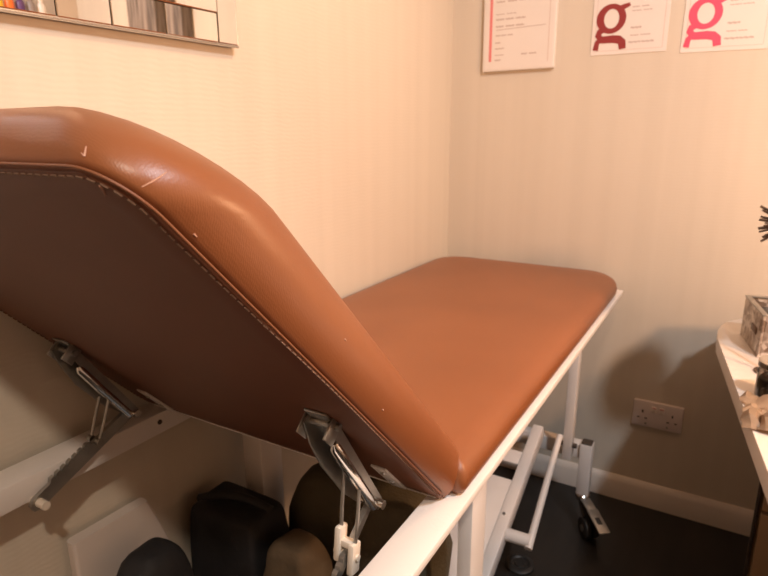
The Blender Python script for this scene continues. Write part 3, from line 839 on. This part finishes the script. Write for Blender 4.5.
t = thing('holdall_bag', (-0.565, 0.86, 0), 'large olive green canvas bag on the floor behind the right ratchet support', 'bag')
bm = super_bag((-0.560, 0.876, .270), (.176, .088, .270), 6.0, .016, 8, 2, 0.0, nseg=(48, 32), squash=taper(.12))
obj('bag_body', bm, M['olive'], t, angle=180)
bm = super_bag((-0.592, 0.690, .252), (.058, .056, .252), 4.0, .014, 11, 5, .0, nseg=(40, 28), squash=taper(.10))
tag(obj('cloth_bundle', bm, M['tan_fabric'], angle=180), 'tan cloth bundle in front of the olive green bag', 'cloth')

t = thing('handbag', (-0.768, 0.72, 0), 'black handbag with a strap handle beside the white paper bag', 'bag')
bm = super_bag((-0.758, 0.712, .254), (.090, .056, .254), 12.0, .010, 9, 3, .0, nseg=(48, 32), squash=taper(.02))
obj('bag_body', bm, M['black_bag'], t, angle=180)
bm = bmesh.new()
pts = [V((-0.835 + .150 * k / 16 , .690 + .040 * k / 16, .500 + .020 * math.sin(PI * k / 16))) for k in range(17)]
add_tube(bm, pts, .009, 8)
obj('strap_handle', bm, M['black_bag'], t, angle=180)

t = thing('paper_bag', (-0.83, 0.52, 0), 'white paper bag standing against the left wall under the raised backrest', 'bag')
bm = bmesh.new(); nu, nv = 44, 18; rings = []
for j in range(nv + 1):
    v = j / nv; z = .558 * v
    y0 = .438; y1 = .640 - .058 * max(0, (v - .6) / .4) ** 1.5
    xa, xb = -.864, -.838 - .004 * v
    ring = []
    for (x, y) in rrect(xa, xb, y0, y1, (.006, .006, .006, .006), 10):
        n = noise.noise(V((x * 14, y * 14, z * 9)))
        ring.append(bm.verts.new((x + (.006 * n if x > -.83 else 0), y + .003 * n, z + (.010 * noise.noise(V((y * 12, 3, 1))) if j == nv else 0))))
    rings.append(ring)
for a, b in zip(rings, rings[1:]):
    for i in range(len(a)): bm.faces.new((a[i], a[(i + 1) % len(a)], b[(i + 1) % len(a)], b[i]))
bm.faces.new(rings[0][::-1]); bm.faces.new(rings[-1])
obj('bag_body', bm, M['white_bag'], t, angle=40)
bm = super_bag((-0.752, 0.512, .272), (.060, .066, .272), 3.6, .006, 9, 8, .1, squash=taper(.15))
tag(obj('toiletry_bag', bm, M['black_bag'], angle=180), 'small round topped black bag in front of the white paper bag', 'bag')
# round pad on the floor
bm = bmesh.new(); add_lathe(bm, [(0, 0.0005), (.040, .0005), (.041, .006), (.036, .010), (.028, .010), (.024, .006), (.016, .006), (.014, .010), (0, .010)], (-0.392, 1.415, 0), 32)
tag(obj('rubber_disc', bm, M['rubber']), 'round black rubber disc lying on the floor beside the couch base', 'disc')

# ------------------------------------------------------------------ things seen only in the mirror
sh = thing('wall_shelf', (XR - .08, 1.35, 1.60), 'white wall shelf on the right wall, reflected in the mirror', 'shelf')
obj('board', box((XR - .16, 0.85, 1.60), (XR, 1.86, 1.625), .003), M['table'], sh)
for y in (1.0, 1.7): obj('bracket', box((XR - .13, y - .01, 1.52), (XR, y + .01, 1.60), .002), M['table'], sh)
cols = [('yellow', (.75, .48, .04)), ('orange', (.70, .16, .03)), ('purple', (.10, .05, .16)), ('grey', (.24, .21, .20)), ('white', (.72, .68, .64))]
for i, (nm, c_) in enumerate(cols):
    y = 1.485 + i * .047
    m = mat(nm + '_plastic', c_, .35)
    t = thing('bottle', (XR - .08, y, 1.625), nm + ' bottle on the wall shelf, reflected in the mirror', 'bottle', 'bottles on the wall shelf')
    bm = bmesh.new(); add_lathe(bm, [(0, 0), (.018, 0), (.020, .004), (.020, .13), (.018, .145), (.010, .155), (.012, .165), (0, .165)], (XR - .08, y, 1.6255), 24); obj('body', bm, m, t)
    bm = bmesh.new(); add_lathe(bm, [(0, .1655), (.012, .1655), (.012, .19), (0, .19)], (XR - .08, y, 1.6255), 20); obj('cap', bm, M['frame_white'], t)
hg = box((0.53, YB - .06, 1.42), (0.715, YB - .001, 1.86), .006)
tag(obj('wall_panel', hg, M['grey_weave'], smooth=False), 'grey grained panel on the back wall, reflected in the mirror', 'panel')

# ------------------------------------------------------------------ lights
def area(name, loc, target, size, power, color):
    l = bpy.data.lights.new(name, 'AREA'); l.shape = 'DISK'; l.size = size; l.energy = power; l.color = color
    o = bpy.data.objects.new(name, l); COL.objects.link(o); o.location = loc
    o.rotation_euler = (V(target) - V(loc)).to_track_quat('-Z', 'Y').to_euler(); return o
def point(name, loc, r, power, color):
    l = bpy.data.lights.new(name, 'POINT'); l.shadow_soft_size = r; l.energy = power; l.color = color
    o = bpy.data.objects.new(name, l); COL.objects.link(o); o.location = loc; return o
def spot(name, loc, target, angle, blend, r, power, color):
    l = bpy.data.lights.new(name, 'SPOT'); l.spot_size = math.radians(angle); l.spot_blend = blend; l.shadow_soft_size = r; l.energy = power; l.color = color
    o = bpy.data.objects.new(name, l); COL.objects.link(o); o.location = loc
    o.rotation_euler = (V(target) - V(loc)).to_track_quat('-Z', 'Y').to_euler(); return o
area('ceiling_light', (0.80, 0.32, 2.36), (0.0, 1.5, 0.6), 0.12, 17, (0.88, 0.93, 1.0))
spot('rear_downlight', (0.50, -0.50, 2.36), (-0.87, 0.50, 0.50), 46, 0.8, 0.04, 48, (1.0, 0.84, 0.68))
spot('downlight', (0.15, 0.80, 2.36), (-0.85, 1.10, 1.30), 84, 0.9, 0.04, 33, (1.0, 0.62, 0.36))
point('table_lamp', (0.60, 1.05, 1.30), 0.04, 22, (1.0, 0.55, 0.29))
w = bpy.data.worlds.new('world'); scene.world = w; w.use_nodes = True
w.node_tree.nodes['Background'].inputs[0].default_value = (1, .8, .6, 1); w.node_tree.nodes['Background'].inputs[1].default_value = 0.02

scene.view_settings.view_transform = 'Standard'; scene.view_settings.look = 'None'
scene.view_settings.gamma = 1.0; scene.view_settings.use_curve_mapping = False
scene.view_settings.exposure = 0.52
